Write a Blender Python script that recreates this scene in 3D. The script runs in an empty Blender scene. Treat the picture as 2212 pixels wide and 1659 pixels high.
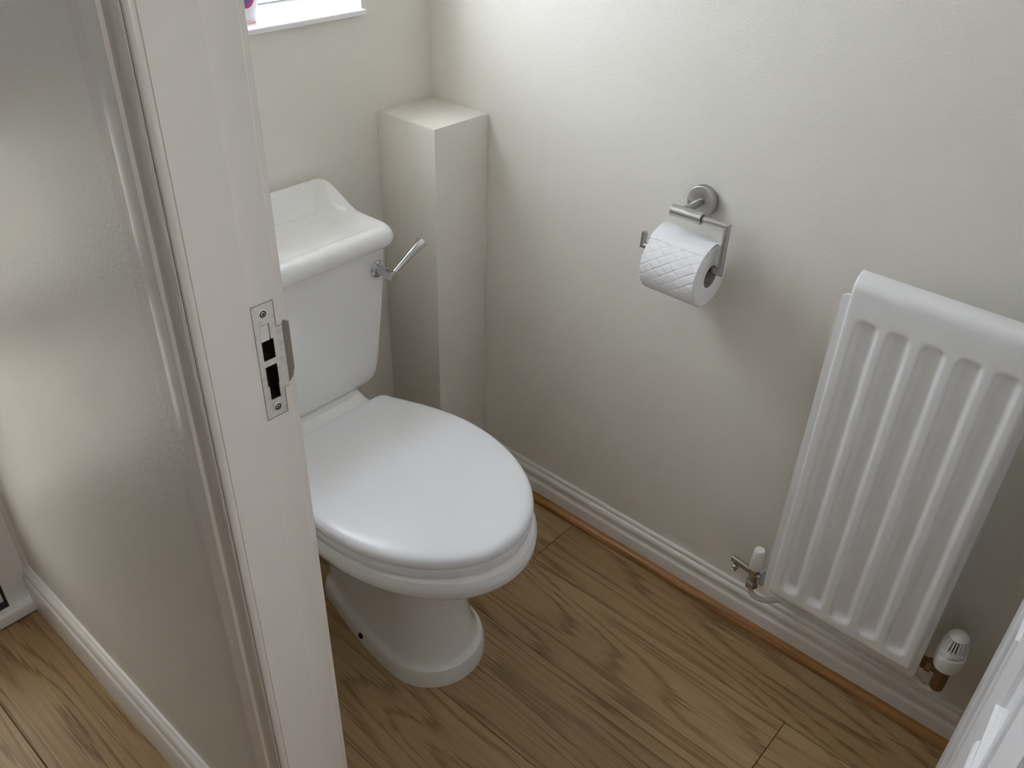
import bpy, bmesh, math, random
from mathutils import Vector, Matrix
PI = math.pi
random.seed(7)
SC = bpy.context.scene
COL = SC.collection

# ---------------------------------------------------------------- camera
def make_camera():
    f, yaw, pitch, roll = 1881.48, 0.86351, 0.59833, 0.034226
    cy, sy, cp, sp = math.cos(yaw), math.sin(yaw), math.cos(pitch), math.sin(pitch)
    fwd = Vector((sy * cp, cy * cp, -sp)); right = Vector((cy, -sy, 0)); up = right.cross(fwd)
    r2 = math.cos(roll) * right + math.sin(roll) * up
    u2 = -math.sin(roll) * right + math.cos(roll) * up
    cd = bpy.data.cameras.new('camera'); cam = bpy.data.objects.new('camera', cd); COL.objects.link(cam)
    m = Matrix.Identity(4)
    for i in range(3):
        m[i][0], m[i][1], m[i][2] = r2[i], u2[i], -fwd[i]
    m.translation = Vector((-1.30433, -1.36832, 1.45))
    cam.matrix_world = m
    cd.sensor_fit = 'HORIZONTAL'; cd.sensor_width = 36.0; cd.lens = f * 36.0 / 2212.0
    cd.clip_start = 0.02
    SC.camera = cam
make_camera()

# ---------------------------------------------------------------- world, exposure, daylight portals
w = bpy.data.worlds.new('overcast_sky'); SC.world = w; w.use_nodes = True
bg = w.node_tree.nodes['Background']
bg.inputs['Color'].default_value = (0.82, 0.89, 1.0, 1); bg.inputs['Strength'].default_value = 18.6
SC.view_settings.view_transform = 'Standard'; SC.view_settings.look = 'None'
SC.view_settings.gamma = 1.0; SC.view_settings.use_curve_mapping = False
SC.view_settings.exposure = 0.0
SC.cycles.use_denoising = True
SC.cycles.max_bounces = 14; SC.cycles.diffuse_bounces = 8; SC.cycles.transparent_max_bounces = 12
SC.cycles.caustics_reflective = False; SC.cycles.caustics_refractive = False
SC.cycles.sample_clamp_indirect = 8.0

def portal(name, loc, rot, sx, sy):
    l = bpy.data.lights.new(name, 'AREA'); l.shape = 'RECTANGLE'; l.size = sx; l.size_y = sy
    l.cycles.is_portal = True
    o = bpy.data.objects.new(name, l); o.location = loc; o.rotation_euler = rot; COL.objects.link(o)
portal('window_daylight', (-0.455, 0.205, 1.44), (-PI / 2, 0, 0), 0.55, 0.66)
portal('hall_daylight', (-1.225, -2.71, 1.45), (PI / 2, 0, 0), 0.40, 1.3)  # samples sky light through the added hall window
portal('front_door_daylight', (-1.255, 0.25, 0.605), (-PI / 2, 0, 0), 0.34, 0.72)

# ---------------------------------------------------------------- helpers
def setp(o, label=None, cat=None, group=None, kind=None):
    if label: o['label'] = label
    if cat: o['category'] = cat
    if group: o['group'] = group
    if kind: o['kind'] = kind
    return o

def obj(name, bm, mat, parent=None, smooth=None, recalc=True):
    me = bpy.data.meshes.new(name)
    if recalc: bmesh.ops.recalc_face_normals(bm, faces=bm.faces[:])
    bm.to_mesh(me); bm.free()
    mats = mat if isinstance(mat, (list, tuple)) else [mat]
    for m in mats: me.materials.append(m)
    if smooth is not None:
        for p in me.polygons: p.use_smooth = True
        me.set_sharp_from_angle(angle=math.radians(smooth))
    o = bpy.data.objects.new(name, me); COL.objects.link(o)
    if parent: o.parent = parent
    return o

def empty(name, loc=(0, 0, 0), label=None, cat=None, group=None, kind=None):
    o = bpy.data.objects.new(name, None); o.location = loc; COL.objects.link(o)
    o.empty_display_size = 0.05
    return setp(o, label, cat, group, kind)

def child(name, bm, mat, root, smooth=None):
    """mesh given in world coordinates, parented under root (which only has a location)"""
    off = root.location.copy(); p = root.parent
    while p: off += p.location; p = p.parent
    bmesh.ops.translate(bm, verts=bm.verts[:], vec=-off)
    return obj(name, bm, mat, root, smooth)

def box(bm, x0, x1, y0, y1, z0, z1, bev=0.0, seg=2):
    r = bmesh.ops.create_cube(bm, size=1.0)
    vs = r['verts']
    bmesh.ops.scale(bm, verts=vs, vec=(x1 - x0, y1 - y0, z1 - z0))
    bmesh.ops.translate(bm, verts=vs, vec=((x0 + x1) / 2, (y0 + y1) / 2, (z0 + z1) / 2))
    if bev:
        es = list({e for v in vs for e in v.link_edges})
        bmesh.ops.bevel(bm, geom=es, offset=bev, segments=seg, profile=0.5, affect='EDGES', clamp_overlap=True)
    return bm

def loft(bm, rings, cap0=True, cap1=True, closed=True):
    vr = [[bm.verts.new(p) for p in r] for r in rings]
    n = len(vr[0])
    for a, b in zip(vr[:-1], vr[1:]):
        for i in range(n if closed else n - 1):
            j = (i + 1) % n
            bm.faces.new((a[i], a[j], b[j], b[i]))
    if cap0: bm.faces.new(list(reversed(vr[0])))
    if cap1: bm.faces.new(vr[-1])
    return vr

def frame_for(d):
    d = Vector(d).normalized()
    a = Vector((0, 0, 1)) if abs(d.z) < 0.95 else Vector((1, 0, 0))
    u = a.cross(d).normalized(); v = d.cross(u).normalized()
    return d, u, v

def lathe(bm, base, axis, prof, n=32, cap0=True, cap1=True):
    """prof = [(distance along axis, radius)]"""
    d, u, v = frame_for(axis); base = Vector(base)
    rings = [[base + d * t + (u * math.cos(2 * PI * i / n) + v * math.sin(2 * PI * i / n)) * max(r, 1e-5)
              for i in range(n)] for t, r in prof]
    loft(bm, rings, cap0, cap1)
    return bm

def hexnut(bm, base, axis, t, r, ch=0.0015):
    return lathe(bm, base, axis, [(0, r * .9), (ch, r), (t - ch, r), (t, r * .9)], 6)

def tube(bm, pts, r, n=16, caps=True):
    pts = [Vector(p) for p in pts]
    rings = []; up = None
    for i, p in enumerate(pts):
        a = pts[max(i - 1, 0)]; b = pts[min(i + 1, len(pts) - 1)]
        d = (b - a).normalized()
        if up is None: _, u, v = frame_for(d)
        else:
            u = (up - d * up.dot(d)).normalized(); v = d.cross(u)
        up = u
        rr = r[i] if isinstance(r, (list, tuple)) else r
        rings.append([p + (u * math.cos(2 * PI * k / n) + v * math.sin(2 * PI * k / n)) * rr for k in range(n)])
    loft(bm, rings, caps, caps)
    return bm

def catmull(pts, k=8):
    pts = [Vector(p) for p in pts]; out = []
    P = [pts[0] * 2 - pts[1]] + pts + [pts[-1] * 2 - pts[-2]]
    for i in range(1, len(P) - 2):
        for s in range(k):
            t = s / k; a, b, c, d = P[i - 1], P[i], P[i + 1], P[i + 2]
            out.append(0.5 * ((2 * b) + (c - a) * t + (2 * a - 5 * b + 4 * c - d) * t * t + (3 * b - a - 3 * c + d) * t ** 3))
    out.append(pts[-1]); return out

def extrude_profile(bm, prof, a, b, axis):
    """closed profile of (p,q) pairs swept along axis from a to b. axis 'y': (x,z); 'z': (x,y); 'x': (y,z)"""
    def P(p, q, t):
        return {'y': (p, t, q), 'z': (p, q, t), 'x': (t, p, q)}[axis]
    loft(bm, [[P(p, q, t) for p, q in prof] for t in (a, b)])
    return bm

def sphere_cap_profile(r, n=6):
    return [(r * math.sin(k * PI / 2 / n), r * math.cos(k * PI / 2 / n)) for k in range(n + 1)]

# ---------------------------------------------------------------- materials
def new_mat(name):
    m = bpy.data.materials.new(name); m.use_nodes = True
    nt = m.node_tree
    return m, nt, nt.nodes['Principled BSDF']

def N(nt, t, **kw):
    n = nt.nodes.new(t)
    for k, v in kw.items():
        if k in n.inputs.keys() if hasattr(n.inputs, 'keys') else False: n.inputs[k].default_value = v
        else: setattr(n, k, v)
    return n

def ramp(nt, stops):
    n = nt.nodes.new('ShaderNodeValToRGB'); cr = n.color_ramp
    while len(cr.elements) > 1: cr.elements.remove(cr.elements[-1])
    for i, (p, c) in enumerate(stops):
        e = cr.elements[0] if i == 0 else cr.elements.new(p)
        e.position = p; e.color = (*c, 1)
    return n

def paint(name, col, rough, bump=0.0, scale=300.0, var=0.03, coat=0.0, spec=0.5, rvar=0.0, detail=3.0, bdist=0.001, stretch=None):
    m, nt, b = new_mat(name); L = nt.links
    tc = nt.nodes.new('ShaderNodeTexCoord')
    src = tc.outputs['Object']
    n1 = N(nt, 'ShaderNodeTexNoise'); n1.inputs['Scale'].default_value = 3.0; n1.inputs['Detail'].default_value = 4
    L.new(src, n1.inputs['Vector'])
    c0 = [max(0, c * (1 - var)) for c in col]; c1 = [min(1, c * (1 + var)) for c in col]
    r = ramp(nt, [(0.3, c0), (0.7, c1)]); L.new(n1.outputs['Fac'], r.inputs['Fac']); L.new(r.outputs['Color'], b.inputs['Base Color'])
    b.inputs['Roughness'].default_value = rough
    b.inputs['Specular IOR Level'].default_value = spec
    b.inputs['Coat Weight'].default_value = coat; b.inputs['Coat Roughness'].default_value = 0.05
    if rvar:
        mr = N(nt, 'ShaderNodeMapRange'); mr.inputs['To Min'].default_value = rough - rvar; mr.inputs['To Max'].default_value = rough + rvar
        mr.inputs['From Min'].default_value = .3; mr.inputs['From Max'].default_value = .7
        L.new(n1.outputs['Fac'], mr.inputs['Value']); L.new(mr.outputs['Result'], b.inputs['Roughness'])
    if bump:
        n2 = N(nt, 'ShaderNodeTexNoise'); n2.inputs['Scale'].default_value = scale; n2.inputs['Detail'].default_value = detail
        if stretch:
            mp = N(nt, 'ShaderNodeMapping'); mp.inputs['Scale'].default_value = stretch
            L.new(src, mp.inputs['Vector']); L.new(mp.outputs['Vector'], n2.inputs['Vector'])
        else:
            L.new(src, n2.inputs['Vector'])
        bp = N(nt, 'ShaderNodeBump'); bp.inputs['Strength'].default_value = bump; bp.inputs['Distance'].default_value = bdist
        L.new(n2.outputs['Fac'], bp.inputs['Height']); L.new(bp.outputs['Normal'], b.inputs['Normal'])
    return m

def metal(name, col, rough, aniso_scale=None, bump=0.0):
    m, nt, b = new_mat(name)
    b.inputs['Base Color'].default_value = (*col, 1); b.inputs['Metallic'].default_value = 1.0; b.inputs['Roughness'].default_value = rough
    L = nt.links
    tc = nt.nodes.new('ShaderNodeTexCoord'); n1 = N(nt, 'ShaderNodeTexNoise'); n1.inputs['Scale'].default_value = 40
    n1.inputs['Detail'].default_value = 4
    L.new(tc.outputs['Object'], n1.inputs['Vector'])
    mr = N(nt, 'ShaderNodeMapRange'); mr.inputs['To Min'].default_value = max(.02, rough * .75); mr.inputs['To Max'].default_value = rough * 1.3
    L.new(n1.outputs['Fac'], mr.inputs['Value']); L.new(mr.outputs['Result'], b.inputs['Roughness'])
    if aniso_scale:
        mp = N(nt, 'ShaderNodeMapping'); mp.inputs['Scale'].default_value = aniso_scale
        n2 = N(nt, 'ShaderNodeTexNoise'); n2.inputs['Scale'].default_value = 60; n2.inputs['Detail'].default_value = 2
        L.new(tc.outputs['Object'], mp.inputs['Vector']); L.new(mp.outputs['Vector'], n2.inputs['Vector'])
        bp = N(nt, 'ShaderNodeBump'); bp.inputs['Strength'].default_value = 0.12; bp.inputs['Distance'].default_value = 0.0004
        L.new(n2.outputs['Fac'], bp.inputs['Height']); L.new(bp.outputs['Normal'], b.inputs['Normal'])
    return m

def oak(name, dark, mid, light, rough=0.42, ring=26.0, seedmul=37.0, sx=9.0, sy=1.1):
    """grain runs along local y; per-object offset so that no two planks match"""
    m, nt, b = new_mat(name); L = nt.links
    tc = nt.nodes.new('ShaderNodeTexCoord'); oi = nt.nodes.new('ShaderNodeObjectInfo')
    mul = N(nt, 'ShaderNodeMath', operation='MULTIPLY'); mul.inputs[1].default_value = seedmul
    L.new(oi.outputs['Random'], mul.inputs[0])
    cmb = nt.nodes.new('ShaderNodeCombineXYZ'); L.new(mul.outputs[0], cmb.inputs['X']); L.new(mul.outputs[0], cmb.inputs['Y']); L.new(mul.outputs[0], cmb.inputs['Z'])
    add = N(nt, 'ShaderNodeVectorMath', operation='ADD'); L.new(tc.outputs['Object'], add.inputs[0]); L.new(cmb.outputs[0], add.inputs[1])
    def noise(scale_vec, sc, det, dist=0.0, rgh=.5):
        mp = N(nt, 'ShaderNodeMapping'); mp.inputs['Scale'].default_value = scale_vec; L.new(add.outputs[0], mp.inputs['Vector'])
        n = N(nt, 'ShaderNodeTexNoise'); n.inputs['Scale'].default_value = sc; n.inputs['Detail'].default_value = det
        n.inputs['Distortion'].default_value = dist; n.inputs['Roughness'].default_value = rgh
        L.new(mp.outputs[0], n.inputs['Vector']); return n.outputs['Fac']
    def math(op, a, bb):
        n = N(nt, 'ShaderNodeMath', operation=op)
        for i, s in enumerate((a, bb)):
            if s is None: continue
            if isinstance(s, (int, float)): n.inputs[i].default_value = s
            else: L.new(s, n.inputs[i])
        return n.outputs[0]
    low = noise((sx, sy, 1), 1.0, 2.2, 0.15, .45)       # long soft hills: their contour lines are the cathedral grain
    fine = noise((240, 3.4, 1), 1.0, 4.0)               # fibres
    pores = noise((700, 11, 1), 1.0, 2.0)
    ringv = math('ADD', math('MULTIPLY', low, ring), math('MULTIPLY', fine, 1.1))
    fr = math('FRACT', ringv, None)
    tri = math('ABSOLUTE', math('SUBTRACT', fr, .62), None)
    line = N(nt, 'ShaderNodeMapRange'); line.inputs['From Min'].default_value = 0.0; line.inputs['From Max'].default_value = 0.20
    L.new(tri, line.inputs['Value'])                    # 0 on a growth line, 1 between
    blotch = noise((5, 1.6, 1), 1.0, 2)
    v = math('ADD', math('MULTIPLY', line.outputs[0], .33), math('MULTIPLY', fine, .50))
    v = math('ADD', v, math('MULTIPLY', pores, .30))
    v = math('ADD', v, math('MULTIPLY', math('SUBTRACT', blotch, .5), .38))
    v = math('ADD', v, math('MULTIPLY', math('SUBTRACT', oi.outputs['Random'], .5), .16))
    r = ramp(nt, [(0.32, dark), (0.62, mid), (0.92, light)])
    L.new(v, r.inputs['Fac']); L.new(r.outputs['Color'], b.inputs['Base Color'])
    b.inputs['Roughness'].default_value = rough
    bp = N(nt, 'ShaderNodeBump'); bp.inputs['Strength'].default_value = 0.25; bp.inputs['Distance'].default_value = 0.0004
    L.new(v, bp.inputs['Height']); L.new(bp.outputs['Normal'], b.inputs['Normal'])
    return m

def simple(name, col, rough, **kw):
    m, nt, b = new_mat(name)
    b.inputs['Base Color'].default_value = (*col, 1); b.inputs['Roughness'].default_value = rough
    for k, v in kw.items(): b.inputs[k].default_value = v
    return m

def pane_glass(name, tint=(1, 1, 1), frost=0.0):
    m = bpy.data.materials.new(name); m.use_nodes = True; nt = m.node_tree
    for n in list(nt.nodes): nt.nodes.remove(n)
    out = nt.nodes.new('ShaderNodeOutputMaterial'); mix = nt.nodes.new('ShaderNodeMixShader')
    tr = nt.nodes.new('ShaderNodeBsdfTransparent'); tr.inputs['Color'].default_value = (*tint, 1)
    gl = nt.nodes.new('ShaderNodeBsdfGlossy'); gl.inputs['Roughness'].default_value = 0.02
    mix.inputs[0].default_value = 0.05
    src = tr.outputs[0]
    if frost:                                   # obscured glass scatters part of the daylight
        m2 = nt.nodes.new('ShaderNodeMixShader'); m2.inputs[0].default_value = frost
        tl_ = nt.nodes.new('ShaderNodeBsdfTranslucent'); tl_.inputs['Color'].default_value = (.95, .96, .97, 1)
        nt.links.new(tr.outputs[0], m2.inputs[1]); nt.links.new(tl_.outputs[0], m2.inputs[2]); src = m2.outputs[0]
    nt.links.new(src, mix.inputs[1]); nt.links.new(gl.outputs[0], mix.inputs[2])
    nt.links.new(mix.outputs[0], out.inputs['Surface'])
    return m

M = {}
M['wall'] = paint('wall_paint', (0.806, 0.778, 0.714), 0.50, bump=0.5, scale=250, var=0.012, spec=.4)
M['hall_wall'] = paint('hall_wall_paint', (0.69, 0.655, 0.60), 0.44, bump=0.6, scale=190, var=0.02, spec=.6, rvar=.04)
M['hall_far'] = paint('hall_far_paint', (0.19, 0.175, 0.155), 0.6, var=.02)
M['ceiling'] = paint('ceiling_paint', (0.85, 0.84, 0.82), 0.7, bump=0.1, scale=200, var=0.01)
M['trim'] = paint('trim_gloss_paint', (0.76, 0.72, 0.67), 0.20, bump=0.10, scale=14, var=0.02, stretch=(6, 6, .5), bdist=.002)
M['frame'] = paint('frame_paint', (0.78, 0.74, 0.695), 0.42, bump=0.10, scale=22, var=0.02, stretch=(5, 5, .6), bdist=.001)
M['skirting'] = paint('skirting_paint', (0.80, 0.77, 0.73), 0.30, bump=0.12, scale=30, var=0.04, stretch=(4, .6, 4), bdist=.001)
M['door'] = paint('door_paint', (0.86, 0.86, 0.87), 0.32, bump=0.5, scale=60, var=0.02, stretch=(3, 3, .12), bdist=.0015)
M['ceramic'] = paint('white_ceramic', (0.87, 0.87, 0.865), 0.10, var=0.006, coat=.3)
M['lid'] = paint('white_plastic', (0.865, 0.87, 0.905), 0.24, var=0.004)
M['radiator'] = paint('radiator_enamel', (0.86, 0.855, 0.85), 0.30, bump=0.04, scale=300, var=0.008)
M['plastic'] = paint('white_valve_plastic', (0.83, 0.82, 0.80), 0.35, var=0.01)
M['pipe'] = paint('painted_pipe', (0.74, 0.70, 0.63), 0.4, var=0.03)
M['sill'] = paint('window_sill_white', (0.88, 0.88, 0.89), 0.18, var=0.004)
M['upvc'] = paint('white_frame_plastic', (0.86, 0.87, 0.88), 0.25, var=0.004)
M['paper'] = paint('tissue_paper', (0.90, 0.90, 0.915), 0.95, bump=.25, scale=420, var=0.005, spec=.1)
M['card'] = paint('cardboard_tube', (0.42, 0.40, 0.38), 0.9, var=0.05)
M['steel'] = metal('brushed_steel', (0.47, 0.46, 0.45), 0.30)
M['steel_disc'] = metal('turned_steel', (0.46, 0.45, 0.44), 0.33)
def turned(m):
    b = m.node_tree.nodes['Principled BSDF']; t = m.node_tree.nodes.new('ShaderNodeTangent'); t.direction_type = 'RADIAL'; t.axis = 'X'
    b.inputs['Anisotropic'].default_value = .85; m.node_tree.links.new(t.outputs[0], b.inputs['Tangent'])
turned(M['steel_disc'])
M['chrome'] = metal('chrome', (0.56, 0.56, 0.57), 0.12)
M['valve_chrome'] = metal('dull_chrome', (0.50, 0.50, 0.50), 0.22)
M['strike'] = metal('satin_strike_plate', (0.80, 0.77, 0.73), 0.42)
def scuffs(m):
    nt = m.node_tree; b = nt.nodes['Principled BSDF']; tc = nt.nodes.new('ShaderNodeTexCoord')
    n = N(nt, 'ShaderNodeTexNoise'); n.inputs['Scale'].default_value = 160; n.inputs['Detail'].default_value = 6; n.inputs['Roughness'].default_value = .7
    nt.links.new(tc.outputs['Object'], n.inputs['Vector'])
    r = ramp(nt, [(0.30, (.52, .48, .43)), (0.44, (.76, .73, .69)), (0.62, (.84, .81, .77))]); nt.links.new(n.outputs['Fac'], r.inputs['Fac']); nt.links.new(r.outputs['Color'], b.inputs['Base Color'])
scuffs(M['strike'])
M['strike_dark'] = metal('shaded_strike_lip', (0.40, 0.355, 0.31), 0.4)  # plate metal again, with the angled lip's dimmer reflection put into the colour
M['brass'] = paint('tarnished_brass', (0.20, 0.115, 0.055), 0.45, bump=.6, scale=160, var=.35)
M['brass'].node_tree.nodes['Principled BSDF'].inputs['Metallic'].default_value = .55
M['dark'] = simple('dark_hollow', (0.012, 0.009, 0.007), 0.9)
M['darkwood'] = paint('bare_dark_wood', (0.055, 0.030, 0.018), 0.8, bump=.8, scale=60, var=.5, stretch=(3, 3, .4))
M['gasket'] = simple('black_gasket', (0.012, 0.012, 0.013), 0.5)
M['joint'] = simple('plank_joint_dark', (0.030, 0.019, 0.010), 0.8)
M['oak'] = oak('oak_laminate', (0.175, 0.094, 0.034), (0.320, 0.198, 0.088), (0.445, 0.308, 0.160), ring=22.0, sx=5.0, sy=.55)
M['bead'] = oak('oak_beading', (0.19, 0.078, 0.018), (0.34, 0.152, 0.042), (0.43, 0.215, 0.075), rough=.35, ring=5, sx=30, sy=1.0)
M['glass'] = pane_glass('window_pane', frost=.68)
M['obscure'] = pane_glass('obscured_hall_pane', (.68, .645, .60))  # tint trims the daylight of the added hall window
M['obscure_dim'] = pane_glass('obscured_door_pane', (.56, .54, .50))
M['bottle'] = simple('frosted_white_bottle', (0.90, 0.88, 0.90), 0.3, **{'Transmission Weight': .35, 'IOR': 1.3})
M['magenta'] = paint('magenta_liquid_label', (0.52, 0.06, 0.22), 0.25, var=.1)
M['purple'] = paint('purple_label', (0.20, 0.11, 0.25), 0.3, var=.1)
M['pinkband'] = simple('pale_pink_plastic', (0.90, 0.66, 0.66), 0.3)
M['ground'] = paint('paving_outside', (0.62, 0.60, 0.55), 0.9, var=.15)

# a faint overlap of trim paint beside the architrave and brush wear on the hall wall
def hall_wall_overlap():
    nt = M['hall_wall'].node_tree; L = nt.links; b = nt.nodes['Principled BSDF']
    tc = nt.nodes.new('ShaderNodeTexCoord'); sep = nt.nodes.new('ShaderNodeSeparateXYZ'); L.new(tc.outputs['Object'], sep.inputs[0])
    nz = N(nt, 'ShaderNodeTexNoise'); nz.inputs['Scale'].default_value = 30
    L.new(tc.outputs['Object'], nz.inputs['Vector'])
    ad = N(nt, 'ShaderNodeMath', operation='MULTIPLY_ADD'); ad.inputs[1].default_value = .004; L.new(nz.outputs['Fac'], ad.inputs[0]); L.new(sep.outputs['Y'], ad.inputs[2])
    gt = N(nt, 'ShaderNodeMath', operation='LESS_THAN'); gt.inputs[1].default_value = -0.6355; L.new(ad.outputs[0], gt.inputs[0])
    old = b.inputs['Base Color'].links[0].from_socket
    mx = N(nt, 'ShaderNodeMix', data_type='RGBA'); L.new(gt.outputs[0], mx.inputs['Factor']); L.new(old, mx.inputs['A'])
    mx.inputs['B'].default_value = (0.66, 0.60, 0.57, 1)
    L.new(mx.outputs['Result'], b.inputs['Base Color'])
hall_wall_overlap()

# ================================================================= THE SETTING
XP0, XP1 = -0.992, -0.9024        # partition between hall and cloakroom
YJ, YR = -0.7456, -0.7336         # latch jamb: stop face, rebate face
YN = -1.444                       # hinge rebate
ZC = 2.35

# ---- floor and planks
floor = setp(obj('floor', box(bmesh.new(), -2.05, 0.03, -2.7, 0.26, -0.05, -0.0085), M['joint']),
             'wood-effect floor of long oak planks running through hall and toilet room', 'floor', kind='structure')
X0, W = -0.3769, 0.1954
def plank(k, y0, y1):
    x0, x1 = X0 + (k - 1) * W + .0005, X0 + k * W - .0005
    x0 = max(x0, -2.0); x1 = min(x1, -0.001)
    bm = bmesh.new()
    box(bm, 0, x1 - x0, 0, y1 - y0 - .001, -0.008, 0.0)
    es = [e for e in bm.edges if all(v.co.z > -.001 for v in e.verts)]
    bmesh.ops.bevel(bm, geom=es, offset=.0009, segments=1, affect='EDGES')
    o = obj('floor_plank', bm, M['oak'], floor); o.location = (x0, y0, 0)
joints = {2: [], 1: [-0.4893], 0: [], -1: [], -2: [-1.05], -3: [-0.92], -4: [-1.6], -5: [-.9], -6: [-1.3], -7: [-.8], -8: [-1.5]}
# rows: k is the index of the row's +x edge; row 1 touches the right wall
joints = {1: [-0.4893], 2: [], 0: []}
rows = {2: [-0.4893], 1: [-1.1185], 0: [-0.4980], -1: [-1.72], -2: [-2.05], -3: [-1.9], -4: [-.93], -5: [-1.9], -6: [-.5], -7: [-1.3]}
for k, cuts in rows.items():
    ys = [-2.62] + sorted(cuts) + [0.20 if k <= -3 else 0.0]
    for a, b in zip(ys[:-1], ys[1:]): plank(k, a, b)

# ---- walls
def wall(name, boxes, mat, label):
    bm = bmesh.new()
    for b in boxes: box(bm, *b)
    return setp(obj(name, bm, mat), label, 'wall', kind='structure')

WX0, WX1, WZ0, WZ1 = -0.735, -0.1765, 1.0934, 1.78
wall('wall_back', [(XP1 - .02, WX0, 0, .24, -.05, ZC), (WX1, .03, 0, .24, -.05, ZC), (WX0, WX1, 0, .24, -.05, WZ0), (WX0, WX1, 0, .24, WZ1, ZC)],
     M['wall'], 'cream painted wall under the window behind the toilet cistern')
wall('wall_right', [(0, .12, -1.74, 0, -.05, ZC)], M['wall'], 'long cream painted wall that carries the roll holder and the radiator')
wall('wall_front', [(XP1 - .02, .12, -1.74, -1.62, -.05, ZC)], M['wall'], 'cream painted wall behind the open white door')
# partition: hall face one paint, room face the other
wall('wall_left', [(XP0, XP1, YR + .026, .20, -.05, ZC), (XP0, XP1, -2.7, YN - .026, -.05, ZC), (XP0, XP1, YN - .026, YR + .026, 2.03, ZC)],
     M['hall_wall'], 'grey-beige satin hall wall at the left of the door frame')
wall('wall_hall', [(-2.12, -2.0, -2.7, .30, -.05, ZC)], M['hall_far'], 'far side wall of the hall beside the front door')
wall('wall_rear', [(-2.12, -1.42, -2.74, -2.62, -.05, ZC), (-1.03, XP0, -2.74, -2.62, -.05, ZC), (-1.42, -1.03, -2.74, -2.62, -.05, .80), (-1.42, -1.03, -2.74, -2.62, 2.10, ZC)],
     M['hall_far'], 'hall wall behind the camera around the added hall window')
setp(obj('ceiling', box(bmesh.new(), -2.12, .12, -2.74, .30, ZC, ZC + .05), M['ceiling']), 'white ceiling over hall and toilet room', 'ceiling', kind='structure')
setp(obj('ground', box(bmesh.new(), -9, 9, -9, 9, -.30, -.20), M['ground']), 'grey paving outside the house', 'ground', kind='structure')

# ---- boxed-in pipe in the corner
bm = bmesh.new(); box(bm, -0.1533, 0, -0.1661, 0, 0, 0.9061, .002, 2)
setp(obj('trim_3', bm, M['wall'], smooth=40), 'cream painted pipe boxing standing in the corner right of the cistern', 'pipe boxing', kind='structure')

# ---- window with its board
win = empty('window_1', (-0.455, .10, WZ0), 'white window in a deep reveal above the toilet, cut off by the top edge', 'window', kind='structure')
bm = bmesh.new()
FY0, FY1 = .145, .20
for b in ((WX0, WX0 + .05), (WX1 - .05, WX1)): box(bm, b[0], b[1], FY0, FY1, 1.1034, WZ1, .004)
box(bm, WX0 + .05, WX1 - .05, FY0, FY1, 1.1034, 1.155, .004); box(bm, WX0 + .05, WX1 - .05, FY0, FY1, WZ1 - .05, WZ1, .004)
child('window_frame', bm, M['upvc'], win, 35)
bm = bmesh.new(); bm.faces.new([bm.verts.new(p) for p in ((WX0 + .045, .172, 1.15), (WX1 - .045, .172, 1.15), (WX1 - .045, .172, WZ1 - .045), (WX0 + .045, .172, WZ1 - .045))])
child('pane', bm, M['glass'], win)
bm = bmesh.new(); box(bm, WX0, WX1, -.0155, FY1, 1.0934, 1.1034, .0022, 3)
child('window_sill', bm, M['sill'], win, 40)
win2 = empty('hall_fill_window', (-1.225, -2.68, .8), 'unseen white hall window behind the camera, added to light the door jamb', 'window', kind='structure')  # unseen window, added and narrowed so its daylight falls on the jamb
bm = bmesh.new()
box(bm, -1.42, -1.38, -2.70, -2.65, .80, 2.10); box(bm, -1.07, -1.03, -2.70, -2.65, .80, 2.10); box(bm, -1.38, -1.07, -2.70, -2.65, .80, .84); box(bm, -1.38, -1.07, -2.70, -2.65, 2.06, 2.10)
child('window_frame', bm, M['upvc'], win2)
child('pane', box(bmesh.new(), -1.385, -1.065, -2.677, -2.673, .835, 2.065), M['obscure'], win2)

# ---- skirting boards and beading
SK = [(0, 0), (-.018, 0), (-.018, .0425), (-.0172, .0455), (-.0150, .0475), (-.0135, .0500), (-.0128, .0540), (-.0132, .0585), (-.0140, .0625),
      (-.0137, .0668), (-.0120, .0705), (-.0095, .0730), (-.0070, .0742), (-.0066, .0765), (-.0072, .0800), (-.0060, .0835), (-.0030, .0848), (0, .0848)]
bm = extrude_profile(bmesh.new(), SK, -1.62, -0.1661, 'y')
setp(obj('baseboard_right', bm, M['skirting'], smooth=50), 'white moulded skirting board along the right wall below the radiator', 'skirting board', kind='structure')
bm = extrude_profile(bmesh.new(), [(-y, z) if False else (x, z) for x, z in SK], XP1 + .02, -.154, 'x')
setp(obj('baseboard_back', bm, M['skirting'], smooth=50), 'white moulded skirting board behind the toilet pan', 'skirting board', kind='structure')
bm = extrude_profile(bmesh.new(), [(XP1 - x, z) for x, z in SK], YR + .07, -.02, 'y')
setp(obj('baseboard_left', bm, M['skirting'], smooth=50), 'white skirting board on the room side of the door wall', 'skirting board', kind='structure')
HK = [(0, 0), (-.018, 0), (-.018, .081), (-.0172, .0845), (-.0150, .0865), (-.0136, .0885), (-.0138, .0925), (-.0135, .0985), (-.0115, .1040), (-.0085, .1075), (-.0060, .1090), (-.0052, .1110), (-.003, .1130), (0, .1130)]
bm = extrude_profile(bmesh.new(), [(XP0 + x, z) for x, z in HK], -0.694, .185, 'y')
setp(obj('baseboard_hall', bm, M['skirting'], smooth=50), 'white skirting board along the foot of the hall wall', 'skirting board', kind='structure')
arc = [(-.018 - .018 * math.cos(t), .0005 + .0145 * math.sin(t)) for t in [i * PI / 2 / 8 for i in range(9)]]
bm = extrude_profile(bmesh.new(), [(-.018, 0.0005)] + arc, 0, 1.35, 'y')
o = obj('trim_2', bm, M['bead'], smooth=50); o.location = (0, -1.62, 0)
setp(o, 'orange-brown wooden quadrant beading between floor and right skirting board', 'beading', kind='structure')

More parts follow.
